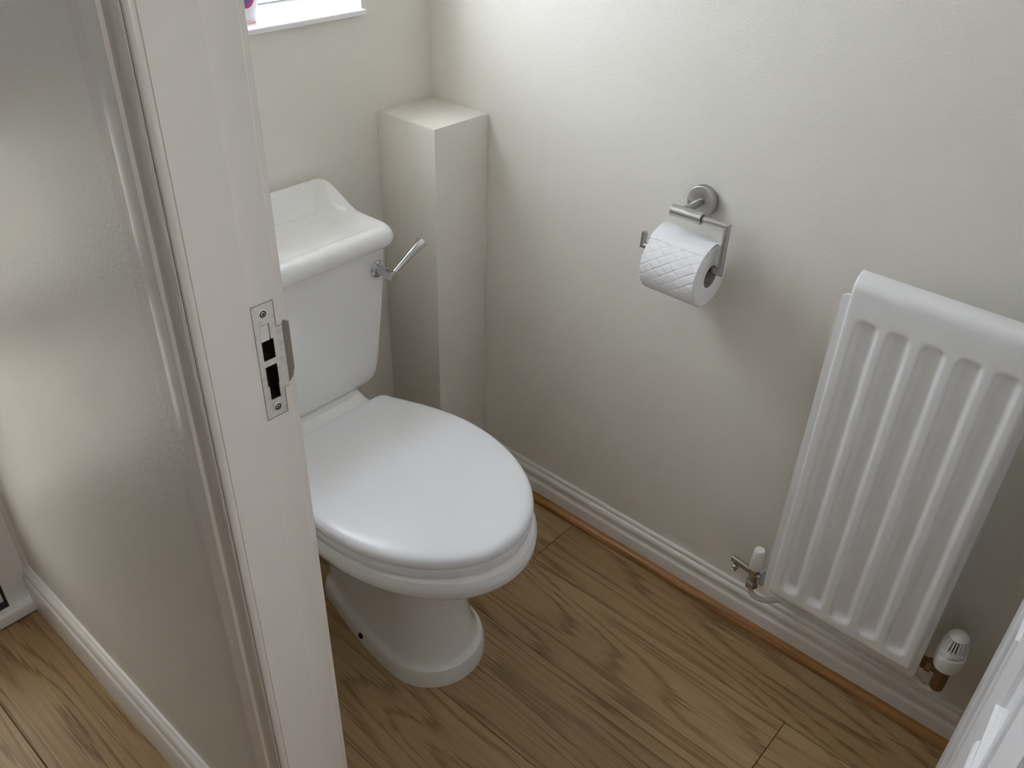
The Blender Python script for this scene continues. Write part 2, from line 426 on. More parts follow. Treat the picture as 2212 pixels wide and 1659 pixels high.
# ---- door frame: jambs, architraves, strike plate
fr = empty('trim_1', (XP0, YJ, 0), 'white painted door frame with stop and strike plate', 'door frame', kind='structure')
jam = [(XP0, YR + .028), (XP0, YJ + .002), (XP0 + .0012, YJ), (-.9425, YJ), (-.9413, YJ + .0012), (-.9413, YR), (-.9040, YR), (XP1, YR + .0016), (XP1, YR + .028)]
bm = extrude_profile(bmesh.new(), jam, 0, 2.03, 'z')
jamb = child('jamb', bm, [M['frame'], M['darkwood']], fr)
far = [(x, YN + YR - y) for x, y in jam]
child('jamb', extrude_profile(bmesh.new(), far, 0, 2.03, 'z'), M['frame'], fr)
child('door_head', box(bmesh.new(), XP0, XP1, YN, YR, 2.0, 2.03), M['frame'], fr)
def arch(y0, s):
    """latch-side architrave on the hall face: flat outer band, cove, inner bead"""
    p = [(0, 0), (-.0022, .0002), (-.0052, .0010), (-.0070, .0023), (-.0076, .0038), (-.0072, .0053), (-.0060, .0061), (-.0058, .0066), (-.0084, .0070),
         (-.0079, .0092), (-.0076, .0130), (-.0079, .0180), (-.0087, .0230), (-.0097, .0268), (-.0105, .0284), (-.0140, .0290), (-.0146, .0297), (-.0148, .0308), (-.0148, .0525), (-.0135, .0545), (0, .0545)]
    return [(XP0 + x, y0 + s * y) for x, y in p]
child('architrave', extrude_profile(bmesh.new(), arch(YJ, 1), 0, 2.07, 'z'), M['trim'], fr, 28)
child('architrave', extrude_profile(bmesh.new(), arch(YN - .012, -1), 0, 2.07, 'z'), M['trim'], fr, 28)
rm = lambda y0, s: [(XP1 + XP0 - x + 0.0, y) for x, y in [(px, y0 + s * py) for px, py in [(XP0 + a, b) for a, b in [(0, .004), (-.010, .004), (-.014, .010), (-.014, .054), (0, .054)]]]]
child('architrave', extrude_profile(bmesh.new(), rm(YR + .004, 1), 0, 2.07, 'z'), M['trim'], fr, 28)

def cut(o, boxes, mat_index):
    for i, b in enumerate(boxes):
        bm = bmesh.new(); box(bm, *b); me = bpy.data.meshes.new('cutter'); bm.to_mesh(me); bm.free()
        c = bpy.data.objects.new('cutter', me); COL.objects.link(c)
        m = o.modifiers.new('cut', 'BOOLEAN'); m.operation = 'DIFFERENCE'; m.solver = 'EXACT'; m.object = c
        bpy.context.view_layer.update()
        ev = o.evaluated_get(bpy.context.evaluated_depsgraph_get())
        nm = bpy.data.meshes.new_from_object(ev); o.modifiers.clear(); o.data = nm
        bpy.data.objects.remove(c)
bpy.context.view_layer.update()
# mortise for the plate (shallow) and two deep pockets
cut(jamb, [(-.9350, -.9100, YR - .01, YR + .0018, .9222, 1.0512), (-.9110, -.89, YR - .01, YR + .0018, .9515, 1.0225),
           (-.9288, -.9140, YR - .01, YR + .022, .9880, 1.0125), (-.9288, -.9135, YR - .01, YR + .022, .9425, .9835)], 1)
# dark wood inside the pockets
off = fr.location
me = jamb.data
if len(me.materials) < 2: me.materials.append(M['darkwood'])
for p in me.polygons:
    c = p.center + off
    if -.9295 < c.x < -.9130 and YR + .0019 < c.y < YR + .024 and .94 < c.z < 1.015: p.material_index = 1

# strike plate: outline with two keyhole slots, lip turned past the edge of the jamb
YP = YR + .0002
def plate_mesh():
    xs = [-.9340, -.9284, -.9268, -.9174, -.9158, -.9150, -.9107, -.9040]
    zs = [.9230, .9437, .9540, .9600, .9825, .9895, 1.0110, 1.0212, 1.0285, 1.0503]
    bm = bmesh.new()
    def solid(x, z):
        if x > -.9107: return .9540 < z < 1.0212
        if .9437 < z < .9600: return not (-.9268 < x < -.9158)
        if .9600 < z < .9825: return not (-.9284 < x < -.9150)
        if .9895 < z < 1.0110: return not (-.9284 < x < -.9150)
        if 1.0110 < z < 1.0285: return not (-.9284 < x < -.9174)
        return True
    V = {}
    def vert(x, y, z):
        k = (round(x, 5), round(y, 5), round(z, 5))
        if k not in V: V[k] = bm.verts.new((x, y, z))
        return V[k]
    for i in range(len(xs) - 1):
        for j in range(len(zs) - 1):
            if solid((xs[i] + xs[i + 1]) / 2, (zs[j] + zs[j + 1]) / 2):
                bm.faces.new([vert(xs[i], YP, zs[j]), vert(xs[i + 1], YP, zs[j]), vert(xs[i + 1], YP, zs[j + 1]), vert(xs[i], YP, zs[j + 1])])
    r = bmesh.ops.extrude_face_region(bm, geom=bm.faces[:])
    bmesh.ops.translate(bm, verts=[v for v in r['geom'] if isinstance(v, bmesh.types.BMVert)], vec=(0, .0012, 0))
    return bm
sp = child('strike_plate', plate_mesh(), M['strike'], fr)
sp['label'] = 'scuffed satin metal strike plate let into the jamb'
# the lip
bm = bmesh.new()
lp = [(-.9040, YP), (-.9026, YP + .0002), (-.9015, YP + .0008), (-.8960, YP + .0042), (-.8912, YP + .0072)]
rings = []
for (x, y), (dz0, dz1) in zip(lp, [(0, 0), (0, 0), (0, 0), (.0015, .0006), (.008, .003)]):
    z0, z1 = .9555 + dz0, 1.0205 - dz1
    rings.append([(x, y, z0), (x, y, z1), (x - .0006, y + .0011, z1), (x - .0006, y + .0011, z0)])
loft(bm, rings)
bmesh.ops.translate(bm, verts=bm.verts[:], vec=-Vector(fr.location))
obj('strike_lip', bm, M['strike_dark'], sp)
for (x, z) in ((-.9226, 1.0402), (-.9210, .9336)):
    bm = bmesh.new(); lathe(bm, (x, YP - .0001, z), (0, -1, 0), [(0, .0046), (.0003, .0042), (.0004, .0034), (-.0004, .0030), (-.0004, .0024), (.0007, .0020), (.0009, .0012), (-.0010, .0010)], 20)
    bmesh.ops.translate(bm, verts=bm.verts[:], vec=-Vector(fr.location))
    sc = obj('screw', bm, [M['strike'], M['dark']], sp, 30)
    for pg in sc.data.polygons:
        c = pg.center + Vector(fr.location); q = math.hypot(c.x - x, c.z - z)
        if q < .00125 or .0027 < q < .0036: pg.material_index = 1
bm = bmesh.new()
box(bm, -.9279, -.9180, YR + .001, YR + .004, 1.0100, 1.0278, .0006)
bmesh.ops.translate(bm, verts=bm.verts[:], vec=-Vector(fr.location))
obj('painted_keep', bm, M['frame'], sp)

# ---- the open room door (hinged on the near jamb, swung into the room)
dr = empty('door_1', (-.895, -1.4018, 0), 'white panelled room door standing open at the bottom right', 'door', kind='structure')
dr.rotation_euler = (0, 0, math.radians(2.93))
DT, DW, DH = .036, .690, 1.98
PX = [(.112, .252), (.400, .540)]
PZ = [(.20, .735), (.787, 1.48), (1.56, 1.86)]
bm = bmesh.new()
xs = sorted({0, DW, *[v for p in PX for v in p]}); zs = sorted({.006, DH, *[v for p in PZ for v in p]})
def rail(x, z): return not any(a < x < b for a, b in PX) or not any(a < z < b for a, b in PZ)
V = {}
def dv(x, y, z):
    k = (round(x, 4), round(y, 4), round(z, 4))
    if k not in V: V[k] = bm.verts.new((x, y, z))
    return V[k]
for i in range(len(xs) - 1):
    for j in range(len(zs) - 1):
        if rail((xs[i] + xs[i + 1]) / 2, (zs[j] + zs[j + 1]) / 2):
            bm.faces.new([dv(xs[i], 0, zs[j]), dv(xs[i + 1], 0, zs[j]), dv(xs[i + 1], 0, zs[j + 1]), dv(xs[i], 0, zs[j + 1])])
for a, b in PX:
    for c, d in PZ:
        R = [(0, 0), (.0015, .0028), (.0045, .0042), (.0085, .0040), (.0110, .0010), (.0125, -.0035), (.047, -.0105), (.050, -.0105), (.055, -.008)]
        prev = None
        for ins, dep in R:
            cur = [dv(a + ins, dep, c + ins), dv(b - ins, dep, c + ins), dv(b - ins, dep, d - ins), dv(a + ins, dep, d - ins)]
            if prev:
                for q in range(4):
                    bm.faces.new((prev[q], prev[(q + 1) % 4], cur[(q + 1) % 4], cur[q]))
            prev = cur
        bm.faces.new(prev)
be = [e for e in bm.edges if len(e.link_faces) == 1]
r = bmesh.ops.extrude_edge_only(bm, edges=be)
nv = [g for g in r['geom'] if isinstance(g, bmesh.types.BMVert)]
for v in nv: v.co.y = -DT
ne = [e for e in bm.edges if e.verts[0] in nv and e.verts[1] in nv]
bmesh.ops.contextual_create(bm, geom=ne)
obj('door_leaf', bm, M['door'], dr)
for z in (.22, 1.01, 1.75):
    bm = bmesh.new(); box(bm, -.0016, .0002, -.036, -.010, z - .045, z + .045)
    lathe(bm, (-.003, -.0405, z - .045), (0, 0, 1), [(0, .0048), (.09, .0048)], 12)
    obj('hinge', bm, M['steel'], dr)

# ---- front door at the far end of the hall
fd = empty('door_2', (-1.5, .19, 0), 'white front door with black gasket at the far end of the hall', 'door', kind='structure')
bm = bmesh.new()
box(bm, -1.0505, XP0, .187, .25, .03, 2.1, .002); box(bm, -2.0, -1.94, .187, .25, .03, 2.1, .002); box(bm, -1.94, -1.0505, .187, .25, 2.04, 2.1, .002)
child('door_frame', bm, M['upvc'], fd, 35)
bm = bmesh.new(); box(bm, -2.0, -1.006, .170, .25, 0, .032, .006, 3)
child('threshold', bm, M['upvc'], fd, 35)
bm = bmesh.new(); box(bm, -1.0555, -1.0505, .192, .24, .032, 2.04); box(bm, -1.94, -1.0505, .190, .24, .032, .046)
child('gasket', bm, M['gasket'], fd)
bm = bmesh.new()
PB = [(-1.42, -1.24, .25, .58), (-1.19, -1.09, .25, .58), (-1.42, -1.09, .68, .96)]
box(bm, -1.94, -1.42, .195, .24, .046, 2.04); box(bm, -1.09, -1.0555, .195, .24, .046, 2.04); box(bm, -1.24, -1.19, .195, .24, .25, .58)
box(bm, -1.42, -1.09, .195, .24, .046, .25); box(bm, -1.42, -1.09, .195, .24, .58, .68); box(bm, -1.42, -1.09, .195, .24, .96, 2.04)
child('door_leaf', bm, M['upvc'], fd)
for a, b, c, d in PB: child('pane', box(bmesh.new(), a, b, .215, .221, c, d), M['obscure_dim'], fd)
bm = bmesh.new()
q = [(XP0, .187)] + [(XP0 - .0085 * math.cos(t), .187 - .0085 * math.sin(t)) for t in [i * PI / 2 / 5 for i in range(6)]]
extrude_profile(bm, q, .104, 2.1, 'z')
child('corner_bead', bm, M['trim'], fd, 40)

# ================================================================= TOILET
XC = -0.522
tl = empty('toilet', (XC, -.40, 0), 'white close-coupled toilet with closed lid under the window', 'toilet')

def egg(z, hw, yf, yb, yw, hb, n=64, p=2.0, cornr=.03, xc=XC):
    """plan outline: front half ellipse from the widest line yw to yf, back tapering to half-width hb at yb"""
    pts = []
    nf = n // 2
    for i in range(nf + 1):                      # front: from +x side round to -x side
        t = PI * i / nf
        c, s = math.cos(t), math.sin(t)
        x = hw * (abs(c) ** (2 / p)) * (1 if c >= 0 else -1); y = yw - (yw - yf) * (abs(s) ** (2 / p))
        pts.append((xc + x, y, z))
    side = []
    m = 10
    for i in range(1, m + 1):                    # right-hand back side, from widest to back corner
        t = i / m
        y = yw + (yb - cornr - yw) * t
        x = hb + (hw - hb) * math.cos(t * PI / 2) ** 1.0 if False else hw - (hw - hb) * (1 - math.cos(t * PI / 2 * .98)) / (1 - math.cos(PI / 2 * .98))
        side.append((x, y))
    for i in range(1, 6):
        t = i / 5 * PI / 2
        side.append((hb - cornr + cornr * math.cos(t), yb - cornr + cornr * math.sin(t)))
    left = [(xc - x, y, z) for x, y in side]
    right = [(xc + x, y, z) for x, y in reversed(side)]
    return pts + left + right

# --- bowl and pedestal, one ceramic body
bm = bmesh.new()
B = [  # z, hw, yf, yb, yw, hb, cornr, p, x centre
    (0.000, .106, -.603, -.215, -.498, .068, .030, 2.0, -.507),
    (0.030, .1045, -.6015, -.2165, -.498, .067, .030, 2.0, -.507),
    (0.040, .1005, -.5975, -.219, -.498, .064, .030, 2.0, -.507),
    (0.045, .094, -.590, -.224, -.495, .059, .028, 2.0, -.507),
    (0.052, .0905, -.586, -.226, -.493, .056, .028, 2.0, -.507),
    (0.080, .084, -.579, -.225, -.490, .055, .028, 2.0, -.508),
    (0.130, .077, -.569, -.220, -.485, .055, .028, 2.0, -.509),
    (0.175, .0745, -.563, -.210, -.480, .056, .028, 2.0, -.511),
    (0.215, .078, -.566, -.200, -.470, .058, .028, 2.0, -.513),
    (0.250, .090, -.580, -.190, -.460, .063, .028, 2.0, -.515),
    (0.285, .114, -.607, -.180, -.450, .072, .028, 2.0, -.517),
    (0.312, .134, -.640, -.170, -.445, .082, .03, 2.0, -.518),
    (0.330, .149, -.664, -.165, -.445, .092, .03, 2.0, -.519),
    (0.335, .157, -.676, -.165, -.447, .100, .03, 2.0, -.519),
    (0.342, .171, -.696, -.165, -.447, .110, .03, 2.0, -.519),
    (0.355, .185, -.713, -.165, -.447, .120, .03, 2.0, -.519),
    (0.370, .192, -.721, -.165, -.448, .128, .03, 2.0, -.519),
    (0.384, .192, -.721, -.165, -.448, .130, .03, 2.0, -.519),
    (0.395, .188, -.716, -.165, -.448, .128, .03, 2.0, -.519),
    (0.401, .180, -.706, -.168, -.448, .124, .03, 2.0, -.519),
]
rings = [egg(z, hw, yf, yb, yw, hb, cornr=cr, p=p, xc=xc) for z, hw, yf, yb, yw, hb, cr, p, xc in B]
loft(bm, rings)
bowl = child('bowl', bm, M['ceramic'], tl, 32)
# --- rear neck that carries the cistern
def rrect(z, x0, x1, y0, y1, rf, rb=None, n=6):
    rb = rf if rb is None else rb
    pts = []
    for cx, cy, a0, r in ((x1 - rb, y1 - rb, 0, rb), (x0 + rb, y1 - rb, PI / 2, rb), (x0 + rf, y0 + rf, PI, rf), (x1 - rf, y0 + rf, 1.5 * PI, rf)):
        for i in range(n + 1):
            t = a0 + PI / 2 * i / n
            pts.append((cx + r * math.cos(t), cy + r * math.sin(t), z))
    return pts
bm = bmesh.new()
rg = []
for z, hw, yf in ((.30, .112, -.24), (.36, .128, -.262), (.392, .136, -.275), (.404, .137, -.272), (.412, .130, -.262), (.422, .121, -.247), (.434, .114, -.232), (.442, .111, -.222), (.447, .108, -.216)):
    rg.append(rrect(z, XC - hw, XC + hw, yf, -.03, .03, .02))
loft(bm, rg)
child('cistern_shelf', bm, M['ceramic'], tl, 35)
# fixing hole with its dark recess
bm = bmesh.new()
lathe(bm, (-.6115, -.4000, .0380), (-1, -.0, .25), [(0, .0005), (.0003, .0058), (.0012, .0066), (.0020, .0060), (.0020, .0050), (.0004, .0046), (.0004, .0001)], 20)
o = child('fixing_hole', bm, M['dark'], tl, 40)
# --- seat and lid
bm = bmesh.new()
rg = []
for z, d in ((.4022, .004), (.4035, .001), (.4085, 0), (.4165, 0), (.4215, .002), (.4232, .006)):
    rg.append(egg(z, .189 - d, -.708 + d, -.246, -.448, .138 - d, cornr=.020, xc=-.519))
loft(bm, rg); child('seat', bm, M['lid'], tl, 32)
bm = bmesh.new()
rg = []
for z, d in ((.4242, .005), (.4252, .0015), (.4285, 0), (.4335, .0002), (.4380, .002), (.4415, .0055), (.4436, .0105), (.4447, .018), (.4453, .032), (.4460, .070), (.4464, .11)):
    rg.append(egg(z, .191 - d, -.709 + d, -.240 - d * .35, -.448, .142 - d, cornr=max(.020 - d * .15, .006), xc=-.519))
loft(bm, rg); child('lid', bm, M['lid'], tl, 32)
for s in (-1, 1):
    bm = bmesh.new(); lathe(bm, (XC + s * .078 - .018, -.232, .421), (1, 0, 0), [(0, .008), (.002, .010), (.034, .010), (.036, .008)], 20)
    child('lid_hinge', bm, M['lid'], tl, 40)
# --- cistern
bm = bmesh.new()
def tank(z, hw, yf, r): return rrect(z, XC - hw, XC + hw, yf, -.012, r, .012)
rg = []
for z, hw, yf, r in ((.4440, .134, -.190, .02), (.4455, .145, -.196, .022), (.4510, .155, -.201, .022), (.4600, .162, -.204, .022), (.473, .1665, -.206, .022), (.492, .1695, -.2075, .02),
                     (.54, .175, -.209, .018), (.60, .1815, -.211, .016), (.66, .187, -.2125, .014), (.738, .192, -.214, .012)):
    rg.append(tank(z, hw, yf, r))
loft(bm, rg); child('cistern_tank', bm, M['ceramic'], tl, 35)
# cistern lid: rolled rim, dished top, raised upstand at the back
def ss(a, b, x):
    t = min(1, max(0, (x - a) / (b - a))); return t * t * (3 - 2 * t)
bm = bmesh.new()
LX0, LX1, LY0, LY1 = XC - .216, XC + .216, -.230, -.006
prof = [(.020, .7365, 0), (.0125, .7372, 0), (.0060, .7410, 0), (.0020, .7460, .05), (.0000, .7530, .15), (.0005, .7600, .4), (.003, .7668, .65), (.0075, .7728, .85), (.013, .7765, .97), (.019, .7775, 1), (.026, .7765, 1), (.033, .7740, .92), (.040, .7712, .74), (.047, .7690, .5), (.054, .7676, .28), (.061, .7668, .10), (.070, .7665, 0), (.088, .7663, 0), (.104, .7663, 0)]
rings = []
for ins, z, wt in prof:
    rf = max(.034 - ins * .30, .008)
    x0, x1, y0, y1 = LX0 + ins, LX1 - ins, LY0 + ins, LY1 - ins * .62
    rb = .012
    seq = []
    def line(p, q, k):
        for i in range(k): seq.append((p[0] + (q[0] - p[0]) * i / k, p[1] + (q[1] - p[1]) * i / k))
    def arc(cx, cy, a0, r, k=8):
        for i in range(k): seq.append((cx + r * math.cos(a0 + PI / 2 * i / k), cy + r * math.sin(a0 + PI / 2 * i / k)))
    arc(x1 - rb, y1 - rb, 0, rb); line((x1 - rb, y1), (x0 + rb, y1), 20)
    arc(x0 + rb, y1 - rb, PI / 2, rb); line((x0, y1 - rb), (x0, y0 + rf), 26)
    arc(x0 + rf, y0 + rf, PI, rf); line((x0 + rf, y0), (x1 - rf, y0), 20)
    arc(x1 - rf, y0 + rf, 1.5 * PI, rf); line((x1, y0 + rf), (x1, y1 - rb), 26)
    ring = []
    for x, y in seq:
        up = .038 * ss(-.125, -.030, y)
        ring.append((x, y, z + up * wt))
    rings.append(ring)
loft(bm, rings)
child('cistern_lid', bm, M['ceramic'], tl, 40)
# --- flush lever
rx, rz, ry = -.3545, .6985, -.2125
bm = bmesh.new()
lathe(bm, (rx, ry + .001, rz), (0, -1, 0), [(0, .0165), (.003, .0168), (.005, .0160), (.006, .0135), (.0075, .0135), (.009, .0125), (.0095, .0105), (.0095, .0001)], 32)
lever = child('flush_lever', bm, M['chrome'], tl, 35); lever['label'] = 'chrome flush lever on the cistern front'
off = Vector(tl.location)
bm = bmesh.new(); lathe(bm, (rx, ry - .008, rz), (0, -1, 0), [(0, .0098), (.004, .0098), (.0405, .0098), (.0415, .0090), (.0415, .0001)], 24)
bmesh.ops.translate(bm, verts=bm.verts[:], vec=-off); obj('lever_spindle', bm, M['chrome'], lever, 35)
bm = bmesh.new()
p0 = Vector((rx + .004, ry - .0435, rz + .006)); p1 = Vector((rx + .080, ry - .0400, rz + .042)); d = (p1 - p0)
lathe(bm, p0, d, [(0, .0046), (.004, .0050), (d.length * .5, .0074), (d.length - .0015, .0102), (d.length, .0094), (d.length, .0001)], 20)
bmesh.ops.translate(bm, verts=bm.verts[:], vec=-off); obj('lever_handle', bm, M['chrome'], lever, 35)

# ================================================================= RADIATOR
rd = empty('radiator', (-.07, -1.125, .17), 'white ribbed panel radiator on the right wall', 'radiator')
Y0r, Y1r, Z0r, Z1r, XF = -.9905, -1.2662, .186, .865, -.0865
bm = bmesh.new()
CEN = [-1.0285, -1.0775, -1.1285, -1.1805, -1.2315]
HWF = .0185
ys = set()
for i in range(121): ys.add(round(Y0r + (Y1r - Y0r) * i / 120, 5))
ys = sorted(ys, reverse=True)
zs = [Z0r + (Z1r - Z0r) * i / 150 for i in range(151)]
def depth(y, z):
    e = 0.0
    for c in CEN:
        dy = (y - c) / HWF
        if abs(dy) < 1.35:
            # rounded-end slot as a signed distance
            zz = max(0.0, z - (.800 - .012), (.215 + .012) - z)
            q = math.hypot(max(abs(y - c) - (HWF - .012), 0), zz) - .012
            e = max(e, 1 - ss(-.0105, .0015, q))
    d = -.0108 * e                                   # pressed in
    m = min(Y0r - y, y - Y1r)                        # edge rounding, sides
    if m < .006: d -= .0075 * (1 - math.sqrt(max(0, 1 - ((.006 - m) / .006) ** 2)))
    mt = Z1r - z
    if mt < .022: d -= .020 * (1 - math.sqrt(max(0, 1 - ((.022 - mt) / .022) ** 2)))
    mb = z - Z0r
    if mb < .010: d -= .010 * (1 - math.sqrt(max(0, 1 - ((.010 - mb) / .010) ** 2)))
    return d
grid = [[bm.verts.new((XF - depth(y, z), y, z)) for y in ys] for z in zs]
for j in range(len(zs) - 1):
    for i in range(len(ys) - 1):
        bm.faces.new((grid[j][i], grid[j][i + 1], grid[j + 1][i + 1], grid[j + 1][i]))
be = [e for e in bm.edges if len(e.link_faces) == 1]
r = bmesh.ops.extrude_edge_only(bm, edges=be)
for v in r['geom']:
    if isinstance(v, bmesh.types.BMVert): v.co.x = max(-.070, v.co.x + .001) if v.co.z < Z1r - .001 else -.052
child('front_panel', bm, M['radiator'], rd, 60)
# seam flange and back panel
bm = bmesh.new()
def rr_yz(x, y0, y1, z0, z1, r, n=5):
    pts = []
    for cy, cz, a0 in ((y1 - r, z1 - r, 0), (y0 + r, z1 - r, PI / 2), (y0 + r, z0 + r, PI), (y1 - r, z0 + r, 1.5 * PI)):
        for i in range(n + 1):
            t = a0 + PI / 2 * i / n; pts.append((x, cy + r * math.cos(t), cz + r * math.sin(t)))
    return pts
loft(bm, [rr_yz(-.0715, -1.2745, -.9755, .168, .828, .010), rr_yz(-.0690, -1.2750, -.9750, .1675, .8285, .010), rr_yz(-.0665, -1.2745, -.9755, .168, .828, .010)])
child('seam_flange', bm, M['radiator'], rd, 40)
bm = bmesh.new()
loft(bm, [rr_yz(-.0670, -1.266, -.984, .178, .818, .01), rr_yz(-.052, -1.262, -.988, .186, .812, .02), rr_yz(-.0495, -1.252, -.998, .196, .802, .02)])
child('back_panel', bm, M['radiator'], rd, 40)
for y in (-1.04, -1.21):
    for za, zb in ((.68, .79), (.22, .30)):
        bm = bmesh.new(); box(bm, -.051, .0005, y - .015, y + .015, za, zb, .002)
        child('wall_bracket', bm, M['radiator'], rd, 40)
# lockshield valve with drain cock
vx, vy = -.060, -.9490
off = Vector(rd.location)
def sub(name, bm, mat, parent, smooth=35):
    bmesh.ops.translate(bm, verts=bm.verts[:], vec=-off); return obj(name, bm, mat, parent, smooth)
bm = bmesh.new()
lathe(bm, (vx, vy, .168), (0, 0, 1), [(0, .0085), (.004, .0095), (.020, .0100), (.032, .0105), (.038, .0105)], 24)
tube(bm, [(vx, vy, .187), (vx, vy - .012, .187), (vx, vy - .024, .187)], .0075, 16)
lv = child('lockshield_valve', bm, M['valve_chrome'], rd, 35); lv['label'] = 'chrome lockshield valve with white cap and drain cock'
bm = bmesh.new(); lathe(bm, (vx, vy, .2035), (0, 0, 1), [(0, .0124), (.001, .0130), (.046, .0103), (.0485, .0095), (.0485, .0060), (.0478, .0055), (.0478, .0001)], 32)
sub('valve_cap', bm, M['plastic'], lv)
bm = bmesh.new(); hexnut(bm, (vx, vy, .1525), (0, 0, 1), .016, .0130); sub('compression_nut', bm, M['valve_chrome'], lv, 25)
bm = bmesh.new(); hexnut(bm, (vx, vy - .016, .187), (0, -1, 0), .012, .0150); sub('union_nut', bm, M['valve_chrome'], lv, 25)
bm = bmesh.new()
lathe(bm, (vx, vy + .006, .190), (0, 1, .16), [(0, .0072), (.034, .0072), (.0345, .0080), (.0375, .0080), (.038, .0055), (.041, .0055), (.0415, .0075), (.0435, .0075), (.044, .0030), (.048, .0028)], 20)
p = Vector((vx, vy + .036, .192)); dd = Vector((-.1, .25, -1)).normalized()
lathe(bm, p, dd, [(0, .0055), (.008, .0050), (.009, .0060), (.011, .0060), (.012, .0046), (.0135, .0046), (.0145, .0060), (.0165, .0060), (.0175, .0046), (.019, .0046), (.020, .0058), (.022, .0054)], 18)
sub('drain_cock', bm, M['valve_chrome'], lv)
bm = bmesh.new()
tube(bm, catmull([(vx, vy, .156), (vx, vy - .001, .142), (vx + .002, vy - .007, .131), (vx + .006, vy - .018, .1255), (vx + .014, vy - .032, .1235), (vx + .034, vy - .050, .123), (.0, vy - .062, .123)]), .0058, 16)
sub('tail_pipe', bm, M['pipe'], lv, 60)
# thermostatic valve
tx, ty = -.060, -1.3110
bm = bmesh.new()
lathe(bm, (tx, ty, .164), (0, 0, 1), [(0, .0100), (.003, .0118), (.014, .0118), (.015, .0105), (.0165, .0105), (.0175, .0122), (.040, .0118), (.046, .0130), (.0600, .0130)], 20)
tube(bm, [(tx, ty, .205), (tx, ty + .014, .205), (tx, ty + .022, .205)], .0085, 16)
tv = child('thermostatic_valve', bm, M['brass'], rd, 30); tv['label'] = 'tarnished brass valve with white ribbed thermostat head'
bm = bmesh.new(); hexnut(bm, (tx, ty + .018, .205), (0, 1, 0), .010, .0135); lathe(bm, (tx, ty + .028, .205), (0, 1, 0), [(0, .0100), (.004, .0120), (.008, .0095), (.018, .0110)], 16)
sub('union_nut', bm, M['brass'], tv, 25)
bm = bmesh.new()
lathe(bm, (tx, ty, .2215), (0, 0, 1), [(0, .0185), (.0015, .0205), (.010, .0222), (.026, .0236), (.034, .0238), (.036, .0232), (.0365, .0215)], 40)
sub('head_collar', bm, M['plastic'], tv)
# ribbed dome head: a lathe whose side is cut by real slots
bm = bmesh.new()
n = 88
hp = [(.034, .0222, 0), (.038, .0226, 0), (.046, .0225, 0), (.050, .0222, 0), (.0515, .0220, 1), (.058, .0214, 1), (.064, .0206, 1), (.070, .0192, 1), (.0755, .0170, 1), (.0770, .0162, 0), (.0810, .0135, 0), (.0840, .0095, 0), (.0856, .0050, 0), (.0860, .0004, 0)]
rings = []
for h, rr, slot in hp:
    ring = []
    for i in range(n):
        a = 2 * PI * i / n
        r_ = rr - (.0055 if slot and (i % 4) in (0, 1) else 0)
        ring.append((tx + r_ * math.cos(a), ty + r_ * math.sin(a), .2215 + h))
    rings.append(ring)
loft(bm, rings)
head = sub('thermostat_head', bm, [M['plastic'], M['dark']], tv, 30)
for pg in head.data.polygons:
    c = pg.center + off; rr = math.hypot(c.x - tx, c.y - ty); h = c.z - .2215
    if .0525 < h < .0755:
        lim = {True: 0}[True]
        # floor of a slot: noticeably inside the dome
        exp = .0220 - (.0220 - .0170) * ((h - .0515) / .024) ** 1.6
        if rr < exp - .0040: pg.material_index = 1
bm = bmesh.new()
for k in range(3):
    a = math.radians(205 + 16 * k)
rings = []
for i in range(9):
    a = math.radians(196 + 6.5 * i); u = Vector((math.cos(a), math.sin(a), 0)); c = Vector((tx, ty, .2215 + .036))
    rings.append([tuple(c + u * .0226 + Vector((0, 0, -.0012))), tuple(c + u * .0246 + Vector((0, 0, -.0012))), tuple(c + u * .0242 + Vector((0, 0, .0014))), tuple(c + u * .0226 + Vector((0, 0, .0018)))])
loft(bm, rings)
sub('setting_window', bm, M['plastic'], tv, 40)
for k, a in enumerate((198, 212, 226, 240)):        # small raised setting marks printed round the head
    a = math.radians(a); u = Vector((math.cos(a), math.sin(a), 0)); t = Vector((-math.sin(a), math.cos(a), 0))
    c = Vector((tx, ty, .2215 + .0425)) + u * .0227
    bm = bmesh.new(); wv = .0010 + .0003 * (k % 2)
    loft(bm, [[tuple(c - t * wv), tuple(c + t * wv), tuple(c + t * .0003 + Vector((0, 0, .0026)))], [tuple(c - t * wv + u * .0002), tuple(c + t * wv + u * .0002), tuple(c + t * .0003 + u * .0002 + Vector((0, 0, .0026)))]])
    sub('setting_mark', bm, M['gasket'], tv, None)
bm = bmesh.new()
tube(bm, catmull([(tx, ty, .168), (tx, ty + .002, .158), (tx + .002, ty + .009, .150), (tx + .006, ty + .022, .146), (tx + .016, ty + .036, .147), (tx + .036, ty + .050, .150), (.0, ty + .060, .152)]), .0060, 16)
sub('tail_pipe', bm, M['pipe'], tv, 60)

# ================================================================= ROLL HOLDER AND ROLL
hd = empty('toilet_roll_holder', (0, -.68, .869), 'brushed steel roll holder with round wall plate on the right wall', 'roll holder')
hx = -.066
bm = bmesh.new(); lathe(bm, (.0005, -.6795, .870), (-1, 0, 0), [(0, .0275), (.0005, .0278), (.0118, .0278), (.0126, .0273), (.0130, .0264), (.0130, .0001)], 48)
child('wall_plate', bm, M['steel_disc'], hd, 35)
bm = bmesh.new(); lathe(bm, (-.010, -.6795, .870), (-1, 0, 0), [(0, .0068), (.050, .0068)], 20)
child('post', bm, M['steel'], hd, 35)
bm = bmesh.new()
pa, pb = Vector((hx, -.6565, .8655)), Vector((hx, -.7165, .8665))
lathe(bm, pa, pb - pa, [(0, .0001), (0, .0096), (.0006, .0104), (.003, .0104), (.0033, .0102), (.0592, .0104), (.0600, .0098), (.0600, .0068), (.0560, .0066)], 32)
child('pivot_barrel', bm, M['steel'], hd, 30)
